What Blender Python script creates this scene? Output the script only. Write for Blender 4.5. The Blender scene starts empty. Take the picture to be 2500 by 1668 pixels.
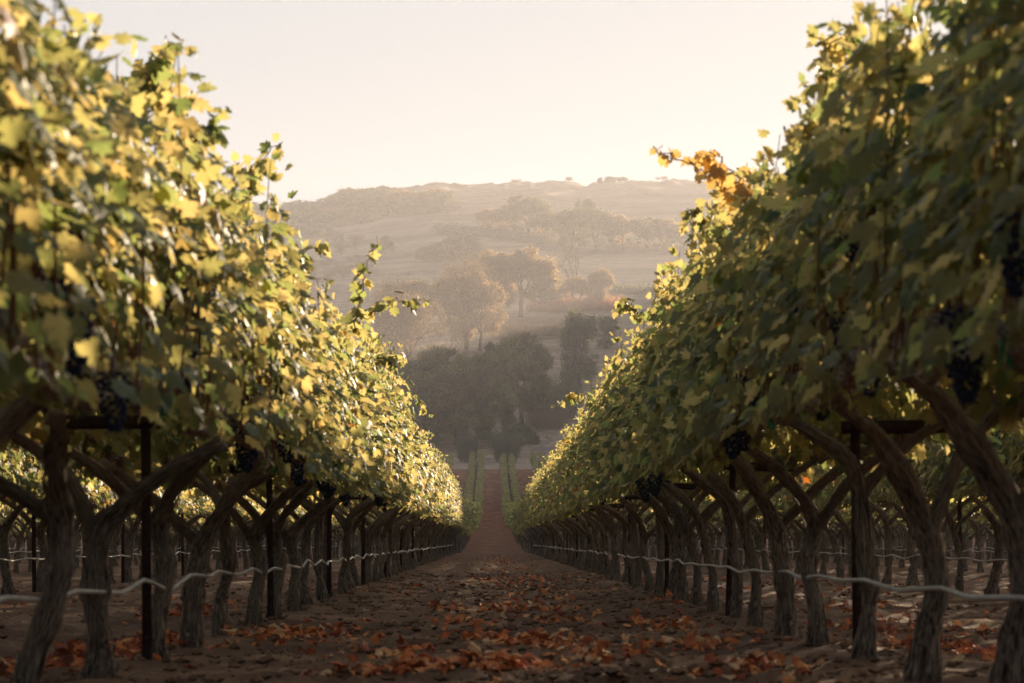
import bpy, math, random
import numpy as np
from mathutils import Vector, Matrix
R = math.radians
SC = bpy.context.scene
COL = SC.collection

# ------------------------------------------------------------------ camera
CAMZ = 0.61
cam_d = bpy.data.cameras.new("camera")
cam = bpy.data.objects.new("camera", cam_d); COL.objects.link(cam)
cam.location = (-0.07, 0.0, CAMZ)
cam.rotation_euler = (R(90), 0, -math.atan(47 / 5549))
cam_d.lens = 85; cam_d.sensor_width = 36; cam_d.sensor_fit = 'HORIZONTAL'
cam_d.clip_start = 0.1; cam_d.clip_end = 5000
cam_d.dof.use_dof = True; cam_d.dof.focus_distance = 50; cam_d.dof.aperture_fstop = 5.6
cam_d.dof.aperture_blades = 9
SC.camera = cam

# ------------------------------------------------------------------ sky, sun, exposure
SUN_AZ, SUN_EL = R(29), R(7.6)
world = bpy.data.worlds.new("World"); SC.world = world; world.use_nodes = True
wn = world.node_tree.nodes; wl = world.node_tree.links; wn.clear()
wo = wn.new('ShaderNodeOutputWorld'); wb = wn.new('ShaderNodeBackground')
sky = wn.new('ShaderNodeTexSky'); sky.sky_type = 'NISHITA'; sky.sun_disc = False
sky.sun_elevation = SUN_EL; sky.sun_rotation = SUN_AZ; sky.dust_density = 4.0; sky.air_density = 1.0
sb = wn.new('ShaderNodeBackground'); sb.inputs['Strength'].default_value = 0.05
wl.new(sky.outputs[0], sb.inputs['Color'])
wb.inputs['Color'].default_value = (0.90, 0.885, 0.88, 1)      # the even white veil of the hazy sky
# the veil is brightest round the low sun and dims towards the sky behind the camera
tcw = wn.new('ShaderNodeTexCoord'); dp = wn.new('ShaderNodeVectorMath'); dp.operation = 'DOT_PRODUCT'
dp.inputs[1].default_value = (math.sin(SUN_AZ), math.cos(SUN_AZ), 0.12)
wl.new(tcw.outputs['Generated'], dp.inputs[0])
mrw = wn.new('ShaderNodeMapRange'); mrw.interpolation_type = 'SMOOTHSTEP'
mrw.inputs[1].default_value = -0.25; mrw.inputs[2].default_value = 0.72; mrw.inputs[3].default_value = 0.095; mrw.inputs[4].default_value = 0.268
wl.new(dp.outputs['Value'], mrw.inputs[0]); wl.new(mrw.outputs[0], wb.inputs['Strength'])
mcw = wn.new('ShaderNodeMapRange'); mcw.inputs[1].default_value = -0.2; mcw.inputs[2].default_value = 0.7; wl.new(dp.outputs['Value'], mcw.inputs[0])
mxc = wn.new('ShaderNodeMixRGB'); mxc.inputs[1].default_value = (0.74, 0.84, 1.0, 1); mxc.inputs[2].default_value = (0.84, 0.88, 0.93, 1)
wl.new(mcw.outputs[0], mxc.inputs[0]); wl.new(mxc.outputs[0], wb.inputs['Color'])
mx = wn.new('ShaderNodeMixShader'); mx.inputs[0].default_value = 0.96
wl.new(sb.outputs[0], mx.inputs[1]); wl.new(wb.outputs[0], mx.inputs[2]); wl.new(mx.outputs[0], wo.inputs[0])
sun_d = bpy.data.lights.new("sun", 'SUN'); sun_d.energy = 5.0; sun_d.angle = R(0.6); sun_d.color = (1.0, 0.78, 0.54)
sun = bpy.data.objects.new("sun", sun_d); COL.objects.link(sun)
SDIR = Vector((math.sin(SUN_AZ) * math.cos(SUN_EL), math.cos(SUN_AZ) * math.cos(SUN_EL), math.sin(SUN_EL)))
sun.rotation_euler = SDIR.to_track_quat('Z', 'Y').to_euler()
sun.location = (60, 100, 60)
vs = SC.view_settings
vs.view_transform = 'Standard'; vs.look = 'None'; vs.exposure = 1.5; vs.gamma = 1.0
cy = SC.cycles
cy.max_bounces = 6; cy.diffuse_bounces = 3; cy.glossy_bounces = 2; cy.transmission_bounces = 3; cy.volume_bounces = 1
cy.transparent_max_bounces = 8; cy.caustics_reflective = False; cy.caustics_refractive = False
cy.use_denoising = True
cy.sample_clamp_indirect = 4.0
cy.adaptive_threshold = 0.02

# ------------------------------------------------------------------ noise and terrain
def _h(ix, iy, s):
    n = (ix.astype(np.int64) * 374761393 + iy.astype(np.int64) * 668265263 + s * 974634777) & 0xffffffff
    n = ((n ^ (n >> 13)) * 1274126177) & 0xffffffff
    return ((n ^ (n >> 16)) & 0xffff) / 65535.0
def vnoise(x, y, s=0):
    x = np.asarray(x, float); y = np.asarray(y, float)
    ix = np.floor(x); iy = np.floor(y); fx = x - ix; fy = y - iy
    fx = fx * fx * (3 - 2 * fx); fy = fy * fy * (3 - 2 * fy)
    a = _h(ix, iy, s); b = _h(ix + 1, iy, s); c = _h(ix, iy + 1, s); d = _h(ix + 1, iy + 1, s)
    return (a + (b - a) * fx) * (1 - fy) + (c + (d - c) * fx) * fy
def fbm(x, y, s=0, o=4):
    t = 0; a = 0.5
    for k in range(o):
        t = t + a * (vnoise(x, y, s + k * 17) - .5) * 2; x = x * 2.03; y = y * 2.03; a *= .5
    return t
def sstep(a, b, x):
    t = np.clip((x - a) / (b - a), 0, 1); return t * t * (3 - 2 * t)

SLOPE = 0.0822
PROF = [(-40, -SLOPE * -40 - .61), (120, -SLOPE * 120 - .61), (163, -13.4), (190, -14.9), (210, -15.35), (230, -15.25),
        (250, -14.9), (265, -14.35), (285, -13.9), (300, -12.4), (320, -9.9), (380, -3.1), (455, 5.2), (480, 6.5), (520, 11.6),
        (560, 16.5), (620, 27.3), (690, 38.4), (760, 49.2), (785, 50.5), (830, 48), (1000, 30), (1300, 5)]
_py = np.arange(-40, 1301, 1.0)
_pz = np.interp(_py, [p[0] for p in PROF], [p[1] for p in PROF])
_k = np.hanning(19); _k /= _k.sum()
_pzs = np.convolve(np.pad(_pz, 9, mode='reflect', reflect_type='odd'), _k, 'valid')
_RX = [-6000, 200, 400, 600, 720, 850, 950, 1000, 1080, 1150, 1250, 1350, 1450, 1600, 2000, 9000]
_RD = [110, 92, 82, 64, 54, 32, 12, 4, 4, 1, -5, 6, -6, -8, 4, 60]
def zt(x, y):
    """the large form of the ground, metres above the camera's foot"""
    x = np.asarray(x, float); y = np.asarray(y, float)
    z = np.interp(y, _py, _pzs) + CAMZ
    px = x / np.maximum(y, 60) * 5549 + 1128
    z = z - np.interp(px, _RX, _RD) / 5549 * y * sstep(470, 740, y)
    # an unseen shoulder added towards the sun, shaped to shade the valley floor
    sh = sstep(0.10, 0.21, x / np.maximum(y, 60)) * sstep(243, 264, y) * (1 - sstep(600, 680, y)) * (1 - sstep(150, 260, x))
    top = np.interp(y, [255, 600], [25, 30])
    z = z + np.maximum(top - z, 0) * sh * sstep(40, 100, x)
    # soft swells on the far ground
    z = z + fbm(x / 60, y / 60, 5, 3) * 1.3 * sstep(300, 420, y)
    z = z + (fbm(x / 9, y / 14, 15, 3) * 1.5 + np.maximum(fbm(x / 4, y / 8, 16, 2), 0) * 1.6) * sstep(690, 740, y)
    z = z + 0.018 * x * sstep(285, 330, y) * (1 - sstep(400, 470, y))
    return z
ROWS = [-24.75, -21.45, -18.15, -14.85, -11.55, -8.25, -4.95, -1.65, 1.65, 4.95, 8.25, 11.55, 14.85, 18.15, 21.45, 24.75]
def zmicro(x, y):
    near = 1 - sstep(45, 110, y)
    far = 1 - sstep(262, 275, y)
    ph = ((x - 1.65) / 3.3); ph = np.abs(ph - np.round(ph)) * 3.3        # distance to the nearest row of vines
    z = .055 * np.exp(-(ph / .42) ** 2) - .022 * np.exp(-((ph - .95) / .22) ** 2)
    cl = vnoise(x * 9, y * 9, 41); cl2 = vnoise(x * 21, y * 21, 43)
    soft = sstep(.35, .9, ph)
    z = z + near * (fbm(x * 1.3, y * 1.3, 7, 3) * .030 + soft * (np.maximum(cl - .62, 0) * .11 + np.maximum(cl2 - .55, 0) * .05) + fbm(x * 5, y * 3.5, 12, 3) * .014 + fbm(x * 18, y * 18, 8, 2) * .010)
    g = far * z
    gr = sstep(285, 310, y) * (1 - sstep(500, 700, y))
    return g + gr * fbm(x * .7, y * .7, 9, 3) * .10
def gz(x, y):
    return float(zt(x, y)) + float(zmicro(np.array(x), np.array(y)))
def pdir(px, py):
    return (px - 1128) / 5549, (784 - py) / 5549
def hit(px, py, d0=150, d1=1200):
    """where the sight line through a pixel of the photograph meets the large ground form"""
    a, b = pdir(px, py); d = np.arange(d0, d1, .5)
    X = a * d - .07; Z = b * d + CAMZ; g = zt(X, d)
    i = np.argmax(g >= Z)
    return float(X[i]), float(d[i]), float(g[i])

# ------------------------------------------------------------------ mesh helpers
def mesh(name, V, polys, mats, tint=None, uv=None, smooth=False):
    """polys: list of (int array m x k, material index)"""
    me = bpy.data.meshes.new(name)
    V = np.asarray(V, np.float32); me.vertices.add(len(V)); me.vertices.foreach_set('co', V.ravel())
    loops = np.concatenate([np.asarray(F).ravel() for F, _ in polys]).astype(np.int32)
    tot = np.concatenate([np.full(len(F), np.asarray(F).shape[1]) for F, _ in polys]).astype(np.int32)
    st = np.concatenate([[0], np.cumsum(tot)[:-1]]).astype(np.int32)
    me.loops.add(len(loops)); me.loops.foreach_set('vertex_index', loops)
    me.polygons.add(len(tot)); me.polygons.foreach_set('loop_start', st)
    try: me.polygons.foreach_set('loop_total', tot)
    except Exception: pass
    mi = np.concatenate([np.full(len(F), m) for F, m in polys]).astype(np.int32)
    me.polygons.foreach_set('material_index', mi)
    if smooth: me.polygons.foreach_set('use_smooth', np.ones(len(tot), bool))
    for m in mats: me.materials.append(m)
    if tint is not None:
        a = me.attributes.new('tint', 'FLOAT', 'POINT'); a.data.foreach_set('value', np.asarray(tint, np.float32))
    if uv is not None:
        u = me.uv_layers.new(name='UVMap'); u.data.foreach_set('uv', np.asarray(uv, np.float32)[loops].ravel())
    me.update(calc_edges=True)
    return me
def obj(name, me, parent=None, loc=None, label=None, cat=None, group=None, kind=None):
    o = bpy.data.objects.new(name, me); COL.objects.link(o)
    if parent is not None: o.parent = parent
    if loc is not None: o.location = loc
    if label: o['label'] = label
    if cat: o['category'] = cat
    if group: o['group'] = group
    if kind: o['kind'] = kind
    return o
def unit(a):
    return a / np.maximum(np.linalg.norm(a, axis=-1, keepdims=True), 1e-9)

class Acc:
    """collects pieces of one mesh"""
    def __init__(s): s.V = []; s.F = {}; s.n = 0; s.T = []; s.U = []
    def add(s, V, F, mi=0, tint=0., uv=None):
        V = np.asarray(V, float); F = np.asarray(F)
        s.V.append(V); s.T.append(np.broadcast_to(np.asarray(tint, float), (len(V),)))
        s.U.append(np.zeros((len(V), 2)) if uv is None else uv)
        s.F.setdefault((F.shape[1], mi), []).append(F + s.n); s.n += len(V)
    def mesh(s, name, mats, smooth=False):
        return mesh(name, np.concatenate(s.V), [(np.concatenate(f), mi) for (k, mi), f in s.F.items()], mats,
                    np.concatenate(s.T), np.concatenate(s.U), smooth)

def tube(acc, P, rad, sides=8, mi=0, ridge=0., seed=0, cap=True, tint=0., vlen=1.0, twist=.6):
    P = np.asarray(P, float); n = len(P); rad = np.broadcast_to(np.asarray(rad, float), (n,))
    T = unit(np.gradient(P, axis=0))
    up = np.array([1., 0, 0]) if abs(T[0][0]) < .8 else np.array([0, 1., 0])
    A = []
    a = unit(np.cross(T[0], up))
    for i in range(n):
        a = unit(a - T[i] * np.dot(a, T[i])); A.append(a)
    A = np.array(A); B = np.cross(T, A)
    L = np.concatenate([[0], np.cumsum(np.linalg.norm(np.diff(P, axis=0), axis=1))])
    th = np.arange(sides) / sides * 2 * math.pi
    TH, LL = np.meshgrid(th, L)
    rr = np.repeat(rad[:, None], sides, 1)
    if ridge > 0:
        tw = TH + LL * twist
        nz = .50 * (vnoise(np.cos(tw) * 2.2 + 50, np.sin(tw) * 2.2 + LL * 5.5 + 50, seed) - .5) \
            + .45 * (vnoise(tw * sides / 6.28 * .6, LL * 7 + 9, seed + 3) - .5) + .40 * (vnoise(tw * sides / 6.28, LL * 14, seed + 5) - .5)
        nz += .5 * (vnoise(LL * 7, TH * 0 + 3, seed + 8) - .5)
        rr = rr * (1 + ridge * nz * 2)
    V = P[:, None, :] + rr[..., None] * (np.cos(TH)[..., None] * A[:, None, :] + np.sin(TH)[..., None] * B[:, None, :])
    V = V.reshape(-1, 3)
    i = np.arange(n - 1)[:, None] * sides; j = np.arange(sides)[None, :]; k = (j + 1) % sides
    F = np.stack([i + j, i + k, i + k + sides, i + j + sides], -1).reshape(-1, 4)
    uv = np.stack([np.abs(TH / 2 / math.pi - .5) * 2, LL / vlen], -1).reshape(-1, 2)
    if cap:
        V = np.concatenate([V, P[:1] - T[:1] * rad[0] * .3, P[-1:] + T[-1:] * rad[-1] * .4]); uv = np.concatenate([uv, uv[:1], uv[-1:]])
        c0 = len(V) - 2; c1 = len(V) - 1; b = (n - 1) * sides
        j = np.arange(sides); k = (j + 1) % sides
        acc.add(V, F, mi, tint, uv)
        off = acc.n - len(V)
        F3 = np.concatenate([np.stack([np.full(sides, c0), k, j], -1), np.stack([np.full(sides, c1), b + j, b + k], -1)])
        acc.F.setdefault((3, mi), []).append(F3 + off)
    else:
        acc.add(V, F, mi, tint, uv)

def box(acc, c, s, mi=0, rot=None, bev=0.0):
    c = np.array(c, float); s = np.array(s, float) / 2
    b = np.minimum(bev, s.min() * .9)
    V = []; 
    for sx in (-1, 1):
        for sy in (-1, 1):
            for sz in (-1, 1): V.append([sx * s[0], sy * s[1], sz * s[2]])
    V = np.array(V)
    if rot is not None: V = V @ np.array(rot).T
    F = np.array([[0, 1, 3, 2], [4, 6, 7, 5], [0, 4, 5, 1], [2, 3, 7, 6], [0, 2, 6, 4], [1, 5, 7, 3]])
    acc.add(V + c, F, mi)

def smooth_path(pts, n):
    pts = np.asarray(pts, float); t = np.linspace(0, len(pts) - 1, n)
    P = np.concatenate([[2 * pts[0] - pts[1]], pts, [2 * pts[-1] - pts[-2]]])
    i = np.minimum(t.astype(int), len(pts) - 2); f = (t - i)[:, None]
    p0, p1, p2, p3 = P[i], P[i + 1], P[i + 2], P[i + 3]
    return .5 * (2 * p1 + (p2 - p0) * f + (2 * p0 - 5 * p1 + 4 * p2 - p3) * f ** 2 + (3 * p1 - p0 - 3 * p2 + p3) * f ** 3)

# ------------------------------------------------------------------ materials
def new_mat(name):
    m = bpy.data.materials.new(name); m.use_nodes = True
    nt = m.node_tree; b = nt.nodes['Principled BSDF']
    return m, nt.nodes, nt.links, b
def ramp(n, stops, interp='LINEAR'):
    r = n.new('ShaderNodeValToRGB'); cr = r.color_ramp; cr.interpolation = interp
    while len(cr.elements) > 1: cr.elements.remove(cr.elements[-1])
    cr.elements[0].position = stops[0][0]; cr.elements[0].color = (*stops[0][1], 1)
    for p, c in stops[1:]:
        e = cr.elements.new(p); e.color = (*c, 1)
    return r
def noise_node(n, l, scale, detail=4, vec=None, rough=.55):
    t = n.new('ShaderNodeTexNoise'); t.inputs['Scale'].default_value = scale; t.inputs['Detail'].default_value = detail
    t.inputs['Roughness'].default_value = rough
    if vec is not None: l.new(vec, t.inputs['Vector'])
    return t
def bump(n, l, b, h, strength, dist):
    bp = n.new('ShaderNodeBump'); bp.inputs['Strength'].default_value = strength; bp.inputs['Distance'].default_value = dist
    l.new(h, bp.inputs['Height']); l.new(bp.outputs[0], b.inputs['Normal']); return bp

def leaf_mat(name, stops, trans, tw=.5, rough=.42, spec=.5, tstops=None):
    """thin leaf: glossy diffuse front mixed with light coming through"""
    m, n, l, b = new_mat(name)
    at = n.new('ShaderNodeAttribute'); at.attribute_name = 'tint'
    r = ramp(n, stops); l.new(at.outputs['Fac'], r.inputs[0])
    geo = n.new('ShaderNodeNewGeometry')
    nz = noise_node(n, l, 35, 2, geo.outputs['Position'])
    mm = n.new('ShaderNodeMixRGB'); mm.blend_type = 'MULTIPLY'; mm.inputs[0].default_value = .5
    r2 = ramp(n, [(.3, (.62, .62, .62)), (.7, (1.2, 1.2, 1.2))]); l.new(nz.outputs[0], r2.inputs[0])
    l.new(r.outputs[0], mm.inputs[1]); l.new(r2.outputs[0], mm.inputs[2])
    l.new(mm.outputs[0], b.inputs['Base Color'])
    b.inputs['Roughness'].default_value = rough
    b.inputs['Specular IOR Level'].default_value = spec
    tr = n.new('ShaderNodeBsdfTranslucent')
    if tstops:
        rt = ramp(n, tstops); l.new(at.outputs['Fac'], rt.inputs[0]); l.new(rt.outputs[0], tr.inputs['Color'])
    else:
        tr.inputs['Color'].default_value = (*trans, 1)
    mxs = n.new('ShaderNodeMixShader'); mxs.inputs[0].default_value = tw
    l.new(b.outputs[0], mxs.inputs[1]); l.new(tr.outputs[0], mxs.inputs[2])
    l.new(mxs.outputs[0], n['Material Output'].inputs[0])
    return m
M_LEAF = leaf_mat('vine_leaf', [(0, (.020, .066, .026)), (.5, (.034, .090, .030)), (.86, (.055, .11, .034)), (.95, (.11, .13, .03)), (.982, (.16, .13, .03)), (.992, (.26, .10, .02)), (1, (.20, .05, .02))],
                  None, tw=.46, rough=.52, spec=.34,
                  tstops=[(0, (.36, .46, .13)), (.38, (.68, .60, .20)), (.75, (.86, .67, .24)), (.94, (.95, .70, .26)), (.985, (.88, .55, .10)), (.993, (.8, .30, .05)), (1, (.5, .14, .03))])
M_LEAF_ORANGE = leaf_mat('autumn_vine_leaf', [(0, (.30, .13, .02)), (1, (.34, .24, .06))], (.80, .52, .16), tw=.55)
M_FALLEN = leaf_mat('fallen_leaf', [(0, (.13, .04, .025)), (.3, (.32, .065, .03)), (.6, (.66, .19, .055)), (.85, (.78, .34, .12)), (1, (.74, .48, .27))], (.30, .09, .03), tw=.15, rough=.75, spec=.2)
def bark_mat(name, dark, light, us=9., vsc=3.):
    m, n, l, b = new_mat(name)
    tc = n.new('ShaderNodeTexCoord'); mp = n.new('ShaderNodeMapping'); mp.inputs['Scale'].default_value = (us, vsc, 1)
    l.new(tc.outputs['UV'], mp.inputs[0])
    a = noise_node(n, l, 1.6, 6, mp.outputs[0], .65)
    r = ramp(n, [(.40, dark), (.52, tuple((d + e) / 2 for d, e in zip(dark, light))), (.60, light)]); l.new(a.outputs[0], r.inputs[0])
    c = noise_node(n, l, 2.1, 3, tc.outputs['Object'])
    r2 = ramp(n, [(.3, (.6, .58, .56)), (.7, (1.15, 1.1, 1.05))]); l.new(c.outputs[0], r2.inputs[0])
    mm = n.new('ShaderNodeMixRGB'); mm.blend_type = 'MULTIPLY'; mm.inputs[0].default_value = 1
    l.new(r.outputs[0], mm.inputs[1]); l.new(r2.outputs[0], mm.inputs[2]); l.new(mm.outputs[0], b.inputs['Base Color'])
    b.inputs['Roughness'].default_value = .92; b.inputs['Specular IOR Level'].default_value = .15
    bump(n, l, b, a.outputs[0], .9, .012)
    return m
M_BARK = bark_mat('vine_bark', (.030, .022, .017), (.56, .46, .37), 24, 4.5)
M_CORDON = bark_mat('cordon_bark', (.12, .09, .07), (.55, .46, .39), 6, 9)
M_TREEBARK = bark_mat('oak_bark', (.06, .05, .04), (.20, .165, .13), 8, 1.)
M_PALEBARK = bark_mat('pale_bark', (.22, .18, .14), (.45, .38, .31), 8, 1.)
def flat_mat(name, col, rough=.7, nscale=12., var=.35, spec=.3, metal=0.):
    m, n, l, b = new_mat(name)
    tc = n.new('ShaderNodeTexCoord'); a = noise_node(n, l, nscale, 4, tc.outputs['Object'])
    lo = tuple(c * (1 - var) for c in col); hi = tuple(min(c * (1 + var), 1) for c in col)
    r = ramp(n, [(.3, lo), (.7, hi)]); l.new(a.outputs[0], r.inputs[0]); l.new(r.outputs[0], b.inputs['Base Color'])
    b.inputs['Roughness'].default_value = rough; b.inputs['Specular IOR Level'].default_value = spec; b.inputs['Metallic'].default_value = metal
    bump(n, l, b, a.outputs[0], .3, .004)
    return m
M_STEEL = flat_mat('rusted_steel', (.045, .020, .014), .75, 18, .5)
M_HOSE = flat_mat('drip_hose', (.46, .44, .41), .5, 9, .25)
M_WIRE = flat_mat('wire', (.12, .11, .10), .45, 9, .2, .5, .6)
M_CANE = flat_mat('cane', (.20, .085, .04), .6, 15, .4)
M_TIE = flat_mat('tie', (.01, .28, .13), .45, 9, .2)
M_GRAPE = flat_mat('grape', (.022, .026, .060), .7, 40, .5, .15)
M_ROCK = flat_mat('rock', (.30, .26, .235), .9, 3, .3)

def ground_mat():
    m, n, l, b = new_mat('vineyard_soil')
    geo = n.new('ShaderNodeNewGeometry'); P = geo.outputs['Position']
    a = noise_node(n, l, 1.1, 6, P, .6)
    r = ramp(n, [(.3, (.070, .037, .022)), (.5, (.135, .077, .046)), (.72, (.29, .18, .11))]); l.new(a.outputs[0], r.inputs[0])
    f = noise_node(n, l, 26, 5, P, .7)
    r2 = ramp(n, [(.32, (.55, .53, .52)), (.68, (1.35, 1.32, 1.28))]); l.new(f.outputs[0], r2.inputs[0])
    mm = n.new('ShaderNodeMixRGB'); mm.blend_type = 'MULTIPLY'; mm.inputs[0].default_value = 1
    l.new(r.outputs[0], mm.inputs[1]); l.new(r2.outputs[0], mm.inputs[2])
    # reddish earth further down the slope, thick with old leaves
    sp = n.new('ShaderNodeSeparateXYZ'); l.new(P, sp.inputs[0])
    mr = n.new('ShaderNodeMapRange'); mr.inputs[1].default_value = 40; mr.inputs[2].default_value = 200; l.new(sp.outputs[1], mr.inputs[0])
    red = n.new('ShaderNodeMixRGB'); red.blend_type = 'MULTIPLY'; red.inputs[2].default_value = (2.0, 1.45, 1.2, 1)
    l.new(mr.outputs[0], red.inputs[0]); l.new(mm.outputs[0], red.inputs[1])
    l.new(red.outputs[0], b.inputs['Base Color'])
    b.inputs['Roughness'].default_value = .95; b.inputs['Specular IOR Level'].default_value = .15
    bump(n, l, b, f.outputs[0], .8, .02)
    return m
def grass_mat():
    m, n, l, b = new_mat('dry_grass')
    geo = n.new('ShaderNodeNewGeometry'); P = geo.outputs['Position']
    mp = n.new('ShaderNodeMapping'); mp.inputs['Scale'].default_value = (.35, 1, 1); l.new(P, mp.inputs[0])
    a = noise_node(n, l, .05, 7, mp.outputs[0], .65)
    r = ramp(n, [(.36, (.20, .145, .10)), (.5, (.36, .265, .18)), (.62, (.46, .35, .25))]); l.new(a.outputs[0], r.inputs[0])
    f = noise_node(n, l, .9, 6, mp.outputs[0], .75)
    r2 = ramp(n, [(.38, (.66, .66, .66)), (.62, (1.2, 1.2, 1.2))]); l.new(f.outputs[0], r2.inputs[0])
    mm = n.new('ShaderNodeMixRGB'); mm.blend_type = 'MULTIPLY'; mm.inputs[0].default_value = 1
    l.new(r.outputs[0], mm.inputs[1]); l.new(r2.outputs[0], mm.inputs[2]); l.new(mm.outputs[0], b.inputs['Base Color'])
    b.inputs['Roughness'].default_value = .95; b.inputs['Specular IOR Level'].default_value = .1
    bump(n, l, b, f.outputs[0], .8, .4)
    return m
M_SOIL = ground_mat(); M_GRASS = grass_mat()
M_ROAD = flat_mat('dirt_road', (.36, .27, .20), .95, .5, .2, .1)

# ------------------------------------------------------------------ ground and hills
U = math.asinh(450 / 2.0); gx = 2.0 * np.sinh(np.linspace(-U, U, 561))
ys = [-14.0]
while ys[-1] < 300: ys.append(ys[-1] + (.6 if ys[-1] < 8 else max(.05, .0058 * ys[-1])))
ys[-1] = 300.0
hy = [300.0]
while hy[-1] < 1250: hy.append(hy[-1] + (2.2 if hy[-1] < 480 else 4.0 if hy[-1] < 860 else 30))
def sheet(name, xs, yy, mat, extra=None):
    X, Y = np.meshgrid(xs, np.array(yy)); Z = zt(X, Y) + zmicro(X, Y)
    if extra is not None: Z = Z + extra(X, Y)
    V = np.stack([X, Y, Z], -1).reshape(-1, 3); nx = len(xs); ny = len(yy)
    i = np.arange(ny - 1)[:, None] * nx; j = np.arange(nx - 1)[None]
    F = np.stack([i + j, i + j + 1, i + j + 1 + nx, i + j + nx], -1).reshape(-1, 4)
    me = mesh(name, V, [(F, 0)], [mat], smooth=True)
    return obj(name, me, kind='structure')
sheet('ground', gx, ys, M_SOIL)
sheet('hills', gx, hy, M_GRASS)
# the dirt road across the end of the rows and the bank of dry ground behind it
sheet('dry_bank', gx[(gx > -90) & (gx < 90)], np.arange(271.5, 300.3, 1.2), M_GRASS, lambda X, Y: .012 + .02 * np.sin(np.clip((Y - 271.5) / 28.5, 0, 1) * math.pi))
def road():
    xs = np.linspace(-90, 90, 181); yy = np.linspace(0, 1, 13)
    X, S = np.meshgrid(xs, yy); Y = 269 + 14.5 * S + np.where(S > .5, 1, -1) * fbm(X / 6, X * 0, 3, 3) * .9 * np.abs(S - .5) * 2
    Z = zt(X, Y) + zmicro(X, Y) + .05 + .02 * np.sin(S * 3 * math.pi) ** 2
    V = np.stack([X, Y, Z], -1).reshape(-1, 3); nx = 181
    i = np.arange(12)[:, None] * nx; j = np.arange(nx - 1)[None]
    F = np.stack([i + j, i + j + 1, i + j + 1 + nx, i + j + nx], -1).reshape(-1, 4)
    obj('dirt_road', mesh('dirt_road', V, [(F, 0)], [M_ROAD], smooth=True), kind='structure')
road()

# ------------------------------------------------------------------ vine leaves
def leaf_template(level):
    if level == 'hi':
        half = [(0, .0), (.16, -.20), (.34, -.22), (.36, -.06), (.52, .05), (.62, .30), (.44, .34), (.46, .50), (.54, .74), (.34, .72), (.20, .66), (.20, .92), (.10, 1.02), (0, 1.20)]
    elif level == 'mid':
        half = [(0, .0), (.34, -.2), (.60, .22), (.36, .38), (.50, .76), (.20, .68), (0, 1.16)]
    else:
        half = [(0, -.1), (.52, .22), (.36, .78), (0, 1.1)]
    pts = half + [(-x, y) for x, y in half[-2:0:-1]]
    P = np.array(pts); c = np.array([[0, .35]]); P = np.concatenate([c, P]); n = len(P) - 1
    F = np.array([[0, 1 + i, 1 + (i + 1) % n] for i in range(n)])
    return P, F
LT = {k: leaf_template(k) for k in ('hi', 'mid', 'lo')}
def leaves(acc, P, D, N, S, tint, level, rng, mi=0, curl=.22):
    """P base points, D direction of the midrib, N face normal, S size"""
    T, F = LT[level]; m = len(P)
    D = unit(D); N = unit(N - D * np.sum(N * D, 1, keepdims=True)); Rr = np.cross(D, N)
    c1 = curl * (rng.random(m) * 1.6 - .3)[:, None]; c2 = curl * (rng.random(m) * 2 - .6)[:, None]; sk = (rng.random(m) - .5)[:, None] * .35
    x = T[None, :, 0] + sk * T[None, :, 1] * .4; y = np.broadcast_to(T[None, :, 1], (m, len(T)))
    z = -c1 * np.abs(x) * 1.5 - c2 * (y - .3) ** 2 + .05 * np.sin(x * 9 + y * 7 + c1 * 60)
    V = P[:, None] + S[:, None, None] * (x[..., None] * Rr[:, None] + y[..., None] * D[:, None] + z[..., None] * N[:, None])
    FF = (F[None] + (np.arange(m) * len(T))[:, None, None]).reshape(-1, 3)
    acc.add(V.reshape(-1, 3), FF, mi, np.repeat(tint, len(T)))

def shoot_nodes(rng, side, y0, L, lean=None, z0=1.08, droop=None):
    k = max(int(L / .075), 4); t = np.linspace(0, 1, k)
    lean = rng.uniform(-.08, .14) if lean is None else lean
    dr = (rng.uniform(0, .9) if rng.random() < .35 else 0) if droop is None else droop
    x = side * (.42 + rng.normal(0, .05) + lean * t + .06 * np.sin(t * 3 + rng.random() * 3) + dr * .22 * t ** 3)
    y = y0 + rng.normal(0, .16) * t + .06 * np.sin(t * 5 + rng.random() * 6)
    z = z0 + L * (t - dr * .55 * t ** 3)
    return np.stack([x, y, z], -1)

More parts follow.
